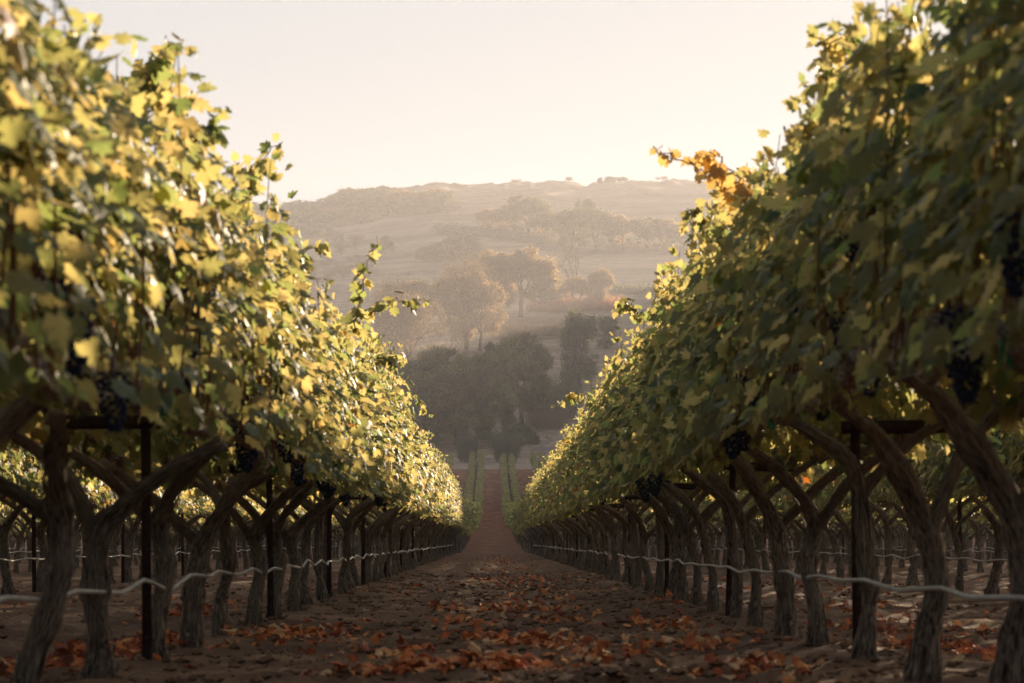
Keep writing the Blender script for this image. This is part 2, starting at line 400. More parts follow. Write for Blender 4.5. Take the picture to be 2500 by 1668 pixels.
def foliage_meshes(seed, level, nsh, dens, name, bare=False):
    rng = np.random.default_rng(seed); lf = Acc(); cn = Acc()
    Ps, Ds, Ns, Ss, Ts = [], [], [], [], []
    def put(p, out, s, t):
        Ps.append(p); Ds.append(out); Ss.append(s); Ts.append(t)
    hs = rng.uniform(.88, 1.10)
    for side in (-1, 1):
        for i in range(nsh):
            y0 = -.80 + 1.6 * (i + rng.random()) / nsh
            L = rng.uniform(.85, 1.25) * hs * (1.12 if rng.random() < .12 else 1)
            nd = shoot_nodes(rng, side, y0, L)
            tube(cn, nd, np.linspace(.0055, .002, len(nd)), 3, cap=False)
            for k, p in enumerate(nd):
                tt = k / len(nd)
                for q in range(1 + (rng.random() < dens) + (rng.random() < dens - 1)):
                    az = rng.normal(0, 1.0) + (0 if (k + q) % 2 else (math.pi if rng.random() < .3 else 0))
                    o = np.array([side * math.cos(az), math.sin(az), rng.normal(0, .25)])
                    pet = (rng.uniform(.03, .08) + (.0 if q == 0 else rng.uniform(.02, .11))) * (1 if tt < .7 else .45)
                    d = o * rng.uniform(.25, .8) + np.array([0, 0, -1.0]) * rng.uniform(.2, 1.1) + rng.normal(0, .25, 3)
                    if tt > .85: d = d + np.array([0, 0, .9])
                    s = rng.uniform(.052, .082) * (1 - .55 * max(tt - .78, 0) / .22)
                    put(p + o * pet, d, s, rng.random() * (.93 if rng.random() < .8 else 1.))
                    Ns.append(o * 1.0 + np.array([side * .4, 0, .55]) + rng.normal(0, .32, 3))
        # leaves that hang round and under the cordon
        for i in range(int(34 * dens)):
            p = np.array([side * rng.uniform(.30, .72), rng.uniform(-.8, .8), rng.uniform(1.06, 1.40)])
            o = np.array([side * rng.uniform(.2, 1), rng.normal(0, .5), 0])
            put(p, o * .5 + np.array([0, 0, -1]) + rng.normal(0, .2, 3), rng.uniform(.055, .085), rng.random() ** .7)
            Ns.append(o + rng.normal(0, .4, 3))
    for i in range(int(230 * dens)):      # shaded leaves inside the canopy
        put(np.array([rng.uniform(-.5, .5), rng.uniform(-.8, .8), rng.uniform(1.2, 2.12)]), rng.normal(0, .6, 3) + (0, 0, -.5), rng.uniform(.075, .10), rng.random() * .8)
        Ns.append(rng.normal(0, .3, 3) + (rng.choice([-1, 1]), 0, 0))
    P = np.array(Ps); Ds, Ns, Ss, Ts = map(np.array, (Ds, Ns, Ss, Ts))
    if bare:        # leaves plucked round the fruit, so that cordon, canes and bunches show
        edge = 1.42 + .30 * fbm(P[:, 1] * 1.7 + seed * 7, P[:, 0] * .5, seed, 2)
        k = (P[:, 2] > edge) | (rng.random(len(P)) < .30) | (P[:, 0] < .12); P, Ds, Ns, Ss, Ts = P[k], Ds[k], Ns[k], Ss[k], Ts[k]
    P[:, 2] -= SLOPE * P[:, 1]
    leaves(lf, P, Ds, Ns, Ss, Ts, level, rng)
    for v in cn.V: v[:, 2] -= SLOPE * v[:, 1]
    return lf.mesh(name + '_foliage', [M_LEAF], smooth=True), cn.mesh(name + '_canes', [M_CANE])

def trunk_mesh(seed, sides=22, step=.02):
    rng = np.random.default_rng(seed + 500); a = Acc()
    lean = rng.uniform(-.05, .07); fz = rng.uniform(.58, .86); w = rng.normal(0, .028); yo = rng.normal(0, .07)
    f = (.02 + lean, yo, fz); gt = rng.uniform(.16, .26)
    yi = rng.uniform(-.30, .30); rb = rng.uniform(.74, 1.04)
    main = [(0, 0, -.12), (rng.normal(0, .01), 0, .03), (w * .4, yo * .1, gt), (w + lean * .35, yo * .45, .42), f, (.22 + lean * .5, yo + (yi - yo) * .5, fz + (1.02 - fz) * .72), (.40, yi, 1.06)]
    n = int(1.35 / step); P = smooth_path(main, n); z = np.linspace(0, 1, n)
    r = np.interp(z, [0, .10, .18, .27, .36, .66, .8, 1], [.044, .064, .069, .049, .040, .043, .037, .028]) * rb
    r = r * (1 + .12 * (vnoise(z * 9, z * 0, seed) - .5))
    r = r * (1 + .30 * np.exp(-((z - rng.uniform(.3, .6)) / .03) ** 2) * (rng.random() < .7))
    P[:, 0] += .014 * np.sin(z * rng.uniform(8, 16)) * np.sin(z * 3.1); P[:, 1] += .018 * np.sin(z * rng.uniform(7, 14) + 1)
    tube(a, P, r, sides, ridge=.46, seed=seed, vlen=.5)
    yo2 = rng.uniform(-.3, .3); j = int(n * .60); p0 = P[j]
    arm = [p0 - np.array([0, 0, .06]), p0 + np.array([-.03, 0, .06]), (-.18, yo2 * .5, p0[2] + (1.03 - p0[2]) * .68), (-.40, yo2, 1.06)]
    P2 = smooth_path(arm, int(.6 / step))
    tube(a, P2, np.linspace(.034, .026, len(P2)) * rb, sides - 4, ridge=.38, seed=seed + 9, vlen=.5)
    if False:        # some vines carry a second stem from the ground
        s = [(-.05, .05, -.1), (-.10, .09, .2), (-.12, .05, .5), p0 + np.array([-.03, 0, .02])]
        P3 = smooth_path(s, int(.7 / step)); tube(a, P3, np.linspace(.055, .036, len(P3)), sides - 6, ridge=.26, seed=seed + 19, vlen=.5)
    # loose strips of peeling bark
    for k in range(60):
        j = rng.integers(int(n * .12), int(n * .8)); th = rng.uniform(0, 6.28); m = rng.integers(6, 12); seg = P[j:j + m]
        if len(seg) < 5: continue
        off = np.array([math.cos(th), math.sin(th), 0]) * r[j:j + m, None] * (1.02 + .35 * np.linspace(0, 1, len(seg))[:, None] ** 2 * rng.uniform(.3, 1.2))
        sw = np.array([-math.sin(th), math.cos(th), 0]) * rng.uniform(.006, .014)
        V = np.concatenate([seg + off - sw, seg + off + sw]); q = len(seg); i = np.arange(q - 1)
        uv = np.concatenate([np.stack([np.zeros(q) + rng.random(), np.linspace(0, .4, q)], -1)] * 2); uv[q:, 0] += .08
        a.add(V, np.stack([i, i + 1, i + 1 + q, i + q], -1), 0, 0., uv)
    return a.mesh('vine_trunk', [M_BARK], smooth=True)
def cordon_mesh(seed):
    rng = np.random.default_rng(seed + 900); a = Acc(); y = np.linspace(-.80, .80, 90)
    P = np.stack([.42 + .03 * np.sin(y * 4 + rng.random() * 6), y, 1.08 + .03 * np.sin(y * 5 + rng.random() * 6) - SLOPE * y], -1)
    r = .027 + .022 * vnoise(y * 7, y * 0, seed) ** 2
    tube(a, P, r, 14, ridge=.32, seed=seed, vlen=.5)
    for yy in np.arange(-.74, .8, .115):
        yy += rng.normal(0, .02); j = int((yy + .8) / 1.6 * 89); j = min(max(j, 1), 88)
        h = rng.uniform(.05, .12); p = P[j]
        q = smooth_path([p, p + (rng.normal(0, .02), rng.normal(0, .02), h * .6), p + (rng.normal(.01, .03), rng.normal(0, .03), h)], 7)
        tube(a, q, np.array([.026, .027, .030, .034, .034, .026, .014]) * rng.uniform(.7, 1.1), 8, ridge=.35, seed=seed + j, vlen=.5)
    return a.mesh('cordon', [M_CORDON], smooth=True)
def grape_mesh(seed):
    rng = np.random.default_rng(seed + 70); a = Acc()
    import bmesh
    bm = bmesh.new(); bmesh.ops.create_icosphere(bm, subdivisions=2, radius=1)
    SV = np.array([v.co[:] for v in bm.verts]); SF = np.array([[v.index for v in f.verts] for f in bm.faces]); bm.free()
    L = rng.uniform(.17, .23); n = 95
    for i in range(n):
        t = (i + .5) / n; th = i * 2.4; w = (.055 * (1 - t) ** .6 + .008) * (1 + .15 * rng.normal())
        p = np.array([math.cos(th) * w, math.sin(th) * w, -.03 - t * L + rng.normal(0, .004)])
        a.add(SV * rng.uniform(.0085, .0105) + p, SF)
    tube(a, smooth_path([(0, 0, .05), (.004, 0, 0), (0, 0, -.06)], 5), .0025, 5)
    return a.mesh('grape_cluster', [M_GRAPE], smooth=True)
def tie_mesh(seed):
    rng = np.random.default_rng(seed + 71); a = Acc()
    for k in range(3):
        p = np.array([0, 0, 0.]); d = np.array([rng.normal(0, 1), rng.normal(0, 1), -1 + 1.2 * (k == 1)]); d = unit(d)
        P = smooth_path([p, p + d * .03 + (0, 0, .01), p + d * .06 + (0, 0, -.01 * k)], 6); sd = unit(np.cross(d, [0, 0, 1.]) + 1e-3) * .006
        V = np.concatenate([P - sd, P + sd, P - sd + (0, 0, .003), P + sd + (0, 0, .003)]); i = np.arange(5)
        a.add(V, np.concatenate([np.stack([i, i + 1, i + 7, i + 6], -1), np.stack([i + 12, i + 18, i + 19, i + 13], -1)]))
    th = np.linspace(0, 6.28, 12); tube(a, np.stack([.035 * np.cos(th), 0 * th, .035 * np.sin(th)], -1), .004, 5, cap=False)
    return a.mesh('plant_tie', [M_TIE])

NEARF = [foliage_meshes(s, 'hi', 24, 1.7, 'near') for s in range(9)]
BAREF = [foliage_meshes(60 + s, 'hi', 24, 1.6, 'near', True) for s in range(4)]
MIDF = [foliage_meshes(30 + s, 'mid', 20, 1.2, 'mid') for s in range(8)]
TR = [trunk_mesh(s) for s in range(10)]
TRM = [trunk_mesh(20 + s, 12, .04) for s in range(6)]
CO = [cordon_mesh(s) for s in range(4)]
GR = [grape_mesh(s) for s in range(3)]
TI = [tie_mesh(s) for s in range(3)]

# ------------------------------------------------------------------ grapevines one by one
ORD = ['nearest', 'second', 'third', 'fourth', 'fifth', 'sixth', 'seventh', 'eighth', 'ninth', 'tenth', 'eleventh', 'twelfth', 'thirteenth', 'fourteenth',
       'fifteenth', 'sixteenth', 'seventeenth', 'eighteenth', 'nineteenth', 'twentieth', 'twenty-first', 'twenty-second', 'twenty-third', 'twenty-fourth']
ROWN = ['', 'first row', 'second row', 'third row', 'fourth row']
def vine(x, y, mirror, rng, near, k, rown, sunny):
    side = 'sunlit' if sunny else 'shaded'
    lim = {1: 24, 2: 8, 3: 0, 4: 0}[rown]
    if k < lim:
        look = ('broad yellow-green leafy grapevine' if sunny else 'broad dark green leafy grapevine') if rown == 1 else 'smaller grapevine glimpsed between closer trunks'
        label = f"{ORD[k]} {look}, {ROWN[rown]} on the {side} side"
    else:
        label = f"one of the alike grapevines deep in the {ROWN[rown]}, {side} side of the path"
    g = f"grapevines of the {ROWN[rown]} on the {side} side of the path"
    if k >= lim: g = f"grapevines deep in the {ROWN[rown]} on the {side} side of the path"
    root = obj('grapevine', None, None, (x, y, gz(x, y) - .01), label, 'grapevine', g)
    root.scale = (-1 if mirror else 1, 1, 1) ; s = rng.uniform(.96, 1.05); root.scale.z = s * ((.93 if sunny else 1.02) if (rown == 1 and y < 22) else 1)
    bare = rown == 1 and ((sunny and y < 13.5) or (not sunny and y < 10) or (y < 27 and rng.random() < .35))
    pool = BAREF if bare else NEARF if near else MIDF
    f, c = pool[rng.integers(len(pool))]
    obj('foliage', f, root); 
    tk = obj('trunk', (TR if y < 45 else TRM)[rng.integers(10 if y < 45 else 6)], root); q = rng.uniform(.72, 1.12)
    young = rng.random() < .09
    tk.rotation_euler = (rng.normal(0, .05), rng.normal(0, .03), rng.normal(0, .32)); tk.scale = (1.0, q * (.62 if young else 1), rng.uniform(.95, 1.04))
    if rown <= 2: obj('canes', c, root)
    if rown <= 2:
        for sd in (1, -1):
            o = obj('cordon', CO[rng.integers(4)], root)
            if sd < 0: o.rotation_euler.z = math.pi; o.scale.y = 1; o.rotation_euler.x = 0
            if sd < 0:
                o.rotation_euler.z = 0; o.scale.x = -1
    if rown == 1 and y < 34:
        for i in range((2 if not sunny else 3) + (1 if bare else 0)):
            o = obj('grape_cluster', GR[rng.integers(3)], root, (rng.uniform(.36, .54), rng.uniform(-.75, .75), rng.uniform(1.12, 1.60)))
            o.rotation_euler = (rng.normal(0, .08), rng.normal(0, .08), rng.uniform(0, 6.28)); q = rng.uniform(.75, 1.02); o.scale = (q, q, q)
    if (rown == 1 and y < 40 and rng.random() < .65) or (rown == 2 and y < 30 and rng.random() < .5):
        o = obj('plant_tie', TI[rng.integers(3)], root, (.44, rng.uniform(-.6, .6), 1.06)); o.rotation_euler.z = rng.uniform(0, 6)
    return root
rng = np.random.default_rng(7)
PHASE = {-1.65: 11.25 - 1.55 * 4, 1.65: 11.05 - 1.55 * 4}
SPV = 1.55
SPEC = {1: (4.5, 104), 2: (21, 73), 3: (37, 79), 4: (53, 86)}
far_pos = []; ROOTS = {}; count = 0
for xr in ROWS:
    rown = int(round((abs(xr) - 1.65) / 3.3)) + 1; sunny = xr < 0
    ph = PHASE.get(xr, 5 + ((xr * 1.37) % 1.55))
    lo, hi = SPEC.get(rown, (999, 999))
    far_hi = 266 if rown <= 2 else 262 if rown == 3 else 150 if rown <= 4 else 120
    far_lo = {2: 4, 3: 20, 4: 30}.get(rown, 50)
    y = ph; k = 0
    while y < far_hi:
        if lo <= y <= hi:
            jx = rng.normal(0, .02)
            ROOTS[(xr, k)] = vine(xr + jx, y + rng.normal(0, .04), not sunny, rng, y < 27, k, rown, sunny); count += 1; k += 1
        elif y > far_lo: far_pos.append((xr, y, sunny))
        y += SPV
print('individual vines', count, 'far vines', len(far_pos))

# far vines, too many and too small to count: one mass
def far_vine(seed):
    rng = np.random.default_rng(seed + 300); a = Acc(); P, D, N, S, T = [], [], [], [], []
    for side in (-1, 1):
        n = 230
        z = .95 + 1.35 * rng.random(n) ** .85 ; t = (z - 1.0) / 1.4
        x = side * (.26 + .12 * t * rng.random(n) + .42 * rng.random(n) * np.sin(np.clip(t, .12, 1) * 2.8) + rng.normal(0, .05, n))
        y = rng.uniform(-.85, .85, n); z = z + .10 * np.sin(y * 7 + seed) * t + (rng.random(n) < .04) * rng.random(n) * .3
        P.append(np.stack([x, y, z - SLOPE * y], -1)); o = np.stack([side * rng.uniform(.3, 1, n), rng.normal(0, .6, n), rng.normal(0, .3, n)], -1)
        D.append(o * .5 + np.array([0, 0, -.7]) + rng.normal(0, .3, (n, 3))); N.append(o + np.array([0, 0, .5]) + rng.normal(0, .45, (n, 3)))
        S.append(rng.uniform(.085, .14, n)); T.append(rng.random(n) * .9)
    leaves(a, np.concatenate(P), np.concatenate(D), np.concatenate(N), np.concatenate(S), np.concatenate(T), 'lo', rng, 0)
    f = (rng.uniform(-.03, .08), rng.normal(0, .1), rng.uniform(.5, .7))
    tube(a, smooth_path([(0, 0, -.1), (.01, 0, .2), f, (.25, .1, .9), (.42, .1, 1.08)], 8), np.array([.085, .085, .065, .06, .055, .05, .045, .04]), 6, 1, ridge=.2, seed=seed)
    tube(a, smooth_path([f, (-.2, -.1, .88), (-.42, -.1, 1.08)], 5), .042, 5, 1, cap=False)
    return a
fv = [far_vine(s) for s in range(8)]
big = Acc()
for (x, y, sunny) in far_pos:
    a = fv[rng.integers(8)]; z = float(zt(x, y)); s = -1 if not sunny else 1
    sl = (float(zt(x, y + .7)) - float(zt(x, y - .7))) / 1.4 + SLOPE
    V = np.concatenate(a.V) * (s, 1, 1); V[:, 2] += sl * V[:, 1]
    V = V * (rng.uniform(.8, 1.12), 1, rng.uniform(.84, 1.10)) + (x + rng.normal(0, .07), y, z + .02)
    off = big.n; big.V.append(V); big.T.append(np.concatenate(a.T)); big.U.append(np.concatenate(a.U)); big.n += len(V)
    for kk, fl in a.F.items(): big.F.setdefault(kk, []).append(np.concatenate(fl) + off)
obj('distant_vines', big.mesh('distant_vines', [M_LEAF, M_BARK], smooth=True), None, None, 'mass of green grapevines where the rows merge far down the slope', 'grapevines', None, 'stuff')

# long shoots that stand out of the canopy
def long_shoot(root, pts, orange, seed, drop=0.):
    rng = np.random.default_rng(seed); a = Acc()
    inv = Matrix.Translation(-root.location)
    P = np.array(pts, float) - np.array(root.location); P[:, 0] *= np.sign(root.scale.x); P[:, 2] /= root.scale.z
    P = smooth_path(P, 22); P[1:] += rng.normal(0, .012, (21, 3)); tube(a, P, np.linspace(.006, .002, 22), 6, 1)
    Pn, D, N, S, T = [], [], [], [], []
    for k, p in enumerate(P):
        for q in range((1 + (rng.random() < .6) + (k < 8)) if k % 3 else 0 if k > 9 else 1):
            o = unit(rng.normal(0, 1, 3)); Pn.append(p + o * rng.uniform(.01, .045)); D.append(o * .7 + (0, 0, -.6)); N.append(rng.normal(0, 1, 3) + (0, -.6, .3))
            S.append(rng.uniform(.05, .09) * (1 - .6 * max(k / 22 - .75, 0) / .25)); T.append(rng.random() * .8)
    leaves(a, np.array(Pn), np.array(D), np.array(N), np.array(S), np.array(T), 'hi', rng)
    obj('long_shoot', a.mesh('long_shoot', [M_LEAF_ORANGE if orange else M_LEAF, M_CANE], smooth=True), root)
def W(px, py, d):
    a, b = pdir(px, py); return (a * d - .07, d, b * d + CAMZ)
def root_near(xr, y):
    return min((r for (x, k), r in ROOTS.items() if x == xr), key=lambda r: abs(r.location.y - y))
for xr, d, pts, orange in [(-1.65, 12.2, [(540, 480), (570, 400), (652, 328)], False), (-1.65, 13.9, [(650, 640), (690, 590), (738, 552)], False),
                           (-1.65, 15.6, [(815, 760), (832, 650), (872, 540)], False), (-1.65, 19.2, [(850, 720), (915, 690), (992, 692)], False),
                           (1.65, 12.0, [(1730, 470), (1620, 395), (1495, 335)], True), (1.65, 11.8, [(1740, 490), (1690, 400), (1610, 345)], True),
                           (-1.65, 9.0, [(340, 260), (345, 150), (395, 95)], False), (-1.65, 9.6, [(420, 340), (455, 300), (510, 262)], False),
                           (1.65, 10.2, [(1900, 250), (1900, 120), (1960, 40)], False), (1.65, 14.0, [(1640, 560), (1600, 480), (1585, 520)], False),
                           (-1.65, 30.0, [(900, 930), (950, 910), (995, 955)], False), (1.65, 22., [(1480, 740), (1440, 690), (1415, 720)], False),
                           (1.65, 27, [(1380, 930), (1320, 905), (1272, 940)], False), (-1.65, 22, [(840, 830), (880, 820), (915, 815)], False)]:
    r = root_near(xr, d); long_shoot(r, [W(a, b, d) for a, b in pts], orange, int(d * 10))

# ------------------------------------------------------------------ posts, hoses, wires
def post_meshes():
    a = Acc(); box(a, (0, 0, .85), (.045, .006, 2.1)); box(a, (0, .022, .85), (.006, .038, 2.1))
    for z in np.arange(.1, 1.8, .1): box(a, (0, -.006, z), (.012, .008, .02))
    p = a.mesh('post', [M_STEEL])
    b = Acc(); box(b, (-.24, -.032, 1.09), (.62, .004, .056)); box(b, (-.24, -.018, 1.119), (.62, .03, .004)); box(b, (-.24, -.018, 1.061), (.62, .03, .004))
    for x in (-.5, 0, .04): box(b, (x, -.038, 1.09), (.018, .008, .018))
    return p, b.mesh('crossarm', [M_STEEL])
PM, CM = post_meshes()
for xr in ROWS:
    rown = int(round((abs(xr) - 1.65) / 3.3)) + 1; sunny = xr < 0
    if rown > 4: continue
    y = {-1.65: 11.1 - 6.2, 1.65: 11.35 - 6.2}.get(xr, 5.3 + (abs(xr) % 3))
    lo = {1: 4, 2: 20, 3: 36, 4: 50}[rown]; hi = {1: 266, 2: 266, 3: 90, 4: 90}[rown]; k = 0
    while y < hi:
        if y >= lo:
            side = 'sunlit' if sunny else 'shaded'; lim = 10 if rown == 1 else 4 if rown == 2 else 0
            if k < lim: lab = f"{ORD[k]} dark rusted trellis post in the {ROWN[rown]}, {side} side of the path"; g = f"trellis posts along the {ROWN[rown]}, {side} side"
            else: lab = f"thin dark trellis post deep in the {ROWN[rown]}, {side} side of the path"; g = f"trellis posts deep in the {ROWN[rown]}, {side} side"
            o = obj('trellis_post', None, None, (xr, y, gz(xr, y)), lab, 'post', g)
            if not sunny: o.scale.x = -1
            o.rotation_euler = (rng.normal(0, .012), rng.normal(0, .012), rng.normal(0, .05)); k += 1
            obj('post', PM, o); obj('crossarm', CM, o)
        y += 6.2
for xr in ROWS:
    rown = int(round((abs(xr) - 1.65) / 3.3)) + 1; sunny = xr < 0
    if rown > 4: continue
    side = 'sunlit' if sunny else 'shaded'
    a = Acc(); y = {1: 4.5, 2: 19, 3: 34, 4: 50}[rown]; pts = []
    while y < 95:
        n = len(pts); g = float(zt(xr, y)) + .04
        pts.append((xr + rng.normal(.0, .006) + (.060 if n % 6 else .02) * (1 if sunny else -1), y, g + .39 + rng.normal(0, .009) - (.03 if n % 2 else 0))); y += .775
    pts = np.array(pts); t = np.arange(len(pts)); t4 = np.linspace(0, len(pts) - 1, len(pts) * 4); P = np.stack([np.interp(t4, t, pts[:, i]) for i in range(3)], -1); tube(a, P, .0095, 8, vlen=.3)
    o = obj('drip_hose', a.mesh('drip_hose', [M_HOSE], smooth=True), None, None, f"pale grey drip hose sagging between trunks of the {ROWN[rown]}, {side} side", 'hose', 'drip irrigation hoses')
    if rown == 1:
        for dx, nm in ((.42, 'inner'), (-.42, 'outer')):
            a = Acc(); yy = np.arange(4.5, 110, 3.1); X = xr + dx * (1 if sunny else -1)
            tube(a, np.stack([0 * yy + X, yy, zt(X + 0 * yy, yy) + 1.12], -1), .003, 5)
            obj('trellis_wire', a.mesh('trellis_wire', [M_WIRE]), None, None, f"thin {nm} trellis wire along the cordons of the first row, {side} side of the path", 'wire', 'trellis wires of the first rows')

# ------------------------------------------------------------------ fallen leaves
def fallen():
    rng = np.random.default_rng(99); P, D, N, S, T = [], [], [], [], []
    # loose scatter, thicker in windrows
    n = 150000; d = 9.5 + 75 * rng.random(n) ** 1.6; x = rng.uniform(-14, 14, n)
    d2 = np.where(rng.random(n) < .6, d, 9.5 + 30 * rng.random(n)); ok = np.abs(x) < .24 * d2 + .8; x = x[ok]; d = d2[ok]
    ph = np.abs((x - 1.65) / 3.3 - np.round((x - 1.65) / 3.3)) * 3.3
    dens = np.clip((fbm(x * .9, d * .35, 21, 4) - .03) * 2.6, 0, 1) ** 1.4 * (.25 + .75 * (np.exp(-((ph - .62) / .25) ** 2) + np.exp(-((ph - 1.5) / .32) ** 2) * .8 + .3 * np.exp(-(ph / .3) ** 2))) + .012
    k = rng.random(len(x)) < dens * (.15 + .07 * sstep(20, 40, d)); x = x[k]; d = d[k]
    piles = [(1035, 1545, .36, .16, 330), (990, 1552, .42, .12, 160), (1150, 1545, .2, .12, 80), (1215, 1482, .33, .22, 230), (1300, 1488, .28, .2, 90), (1190, 1405, .42, .5, 210), (1280, 1432, .3, .4, 70), (1355, 1528, .12, .15, 50),
             (1020, 1400, .16, .4, 60), (700, 1465, .30, .5, 160), (620, 1480, .22, .5, 110), (1505, 1440, .22, .5, 110), (1620, 1490, .2, .5, 120), (1700, 1555, .3, .4, 110), (1560, 1395, .2, .6, 90),
             (270, 1500, .35, .5, 330), (60, 1545, .4, .5, 260), (420, 1410, .3, 1.0, 200), (2060, 1450, .35, .8, 220), (2250, 1500, .4, .6, 260), (1960, 1400, .5, 1., 160), (1130, 1340, .5, 1.5, 110), (1250, 1330, .5, 2., 160), (1190, 1345, .4, 3., 160), (1160, 1310, .5, 5., 260), (1150, 1285, .5, 8., 300), (1240, 1375, .35, 1.2, 110), (1060, 1440, .3, .6, 60), (1400, 1500, .3, .5, 80), (900, 1500, .3, .4, 60)]
    xs, ds, hs = [x], [d], [np.zeros(len(x))]
    for px, py, sx, sy, m in piles:
        m = int(m * (.62 if py > 1400 else .38)); sx *= .85
        dd = CAMZ / (((py - 784) / 5549) - SLOPE); xx = (px - 1128) / 5549 * dd - .07
        xs.append(xx + rng.normal(0, sx, m) * .75); ds.append(dd + rng.normal(0, sy, m)); hs.append(np.abs(rng.normal(0, .030, m)))
    x = np.concatenate(xs); d = np.concatenate(ds); h = np.concatenate(hs); n = len(x)
    z = zt(x, d) + zmicro(x, d) + .006 + h
    th = rng.uniform(0, 6.28, n); D = np.stack([np.cos(th), np.sin(th), rng.normal(0, .35, n)], -1)
    N = np.stack([rng.normal(0, .45, n), rng.normal(0, .45, n), np.ones(n)], -1)
    S = rng.uniform(.034, .066, n); T = np.clip(rng.normal(.5, .26, n) - .18 * (np.abs(x) > 1.6) + .12 * (h > 0), 0, 1)
    a = Acc(); hi = d < 26
    P = np.stack([x, d, z], -1)
    leaves(a, P[hi], D[hi], N[hi], S[hi], T[hi], 'hi', rng, curl=.75)
    leaves(a, P[~hi], D[~hi], N[~hi], S[~hi] * 1.15, T[~hi], 'lo', rng, curl=.6)
    obj('fallen_leaves', a.mesh('fallen_leaves', [M_FALLEN], smooth=True), None, None, 'dry red and orange vine leaves scattered over the brown soil', 'fallen leaves', None, 'stuff')
    print('fallen', n)
    # clods, twigs and straw
    c = Acc(); rng = np.random.default_rng(98); n = 9000
    d = 9.5 + 34 * rng.random(n) ** 1.4; x = rng.normal(0, 1, n) * 1.1; far = rng.random(n) < .4; x = np.where(far, rng.uniform(-5, 5, n), x)
    z = zt(x, d) + zmicro(x, d)
    q = np.array([[1, 0, 0], [0, 1, 0], [-1, 0, 0], [0, -1, 0], [0, 0, 1], [0, 0, -1], [.7, .7, .3], [-.7, .6, .35], [-.6, -.7, .3], [.7, -.6, .3]])
    FF = np.array([[0, 6, 4], [6, 1, 4], [1, 7, 4], [7, 2, 4], [2, 8, 4], [8, 3, 4], [3, 9, 4], [9, 0, 4], [0, 6, 5], [6, 1, 5], [1, 7, 5], [7, 2, 5], [2, 8, 5], [8, 3, 5], [3, 9, 5], [9, 0, 5]])
    s = rng.uniform(.008, .036, n) * (rng.random(n) ** .7)
    V = q[None] * (1 + rng.normal(0, .22, (n, 10, 1))) * s[:, None, None] * np.array([1.2, 1.2, .8]) + np.stack([x, d, z + s * .3], -1)[:, None]
    c.add(V.reshape(-1, 3), (FF[None] + (np.arange(n) * 10)[:, None, None]).reshape(-1, 3))
    for i in range(420):
        dd = 9.8 + 16 * rng.random(); xx = rng.uniform(-3, 3); zz = gz(xx, dd) + .006; th = rng.uniform(0, 6.28); L = rng.uniform(.05, .2)
        e = np.array([math.cos(th), math.sin(th), rng.uniform(-.05, .12)]) * L
        p = np.array([xx, dd, zz]); tube(c, smooth_path([p, p + e * .5 + rng.normal(0, .008, 3), p + e], 5), .0018 + .0025 * rng.random() ** 3, 4, 1, cap=False)
    obj('soil_clods', c.mesh('soil_clods', [M_SOIL, M_STRAW]), None, None, 'small clods, straw and twigs strewn over the dirt path', 'clods', None, 'stuff')
M_STRAW = flat_mat('straw', (.30, .22, .15), .8, 10, .3)
fallen()

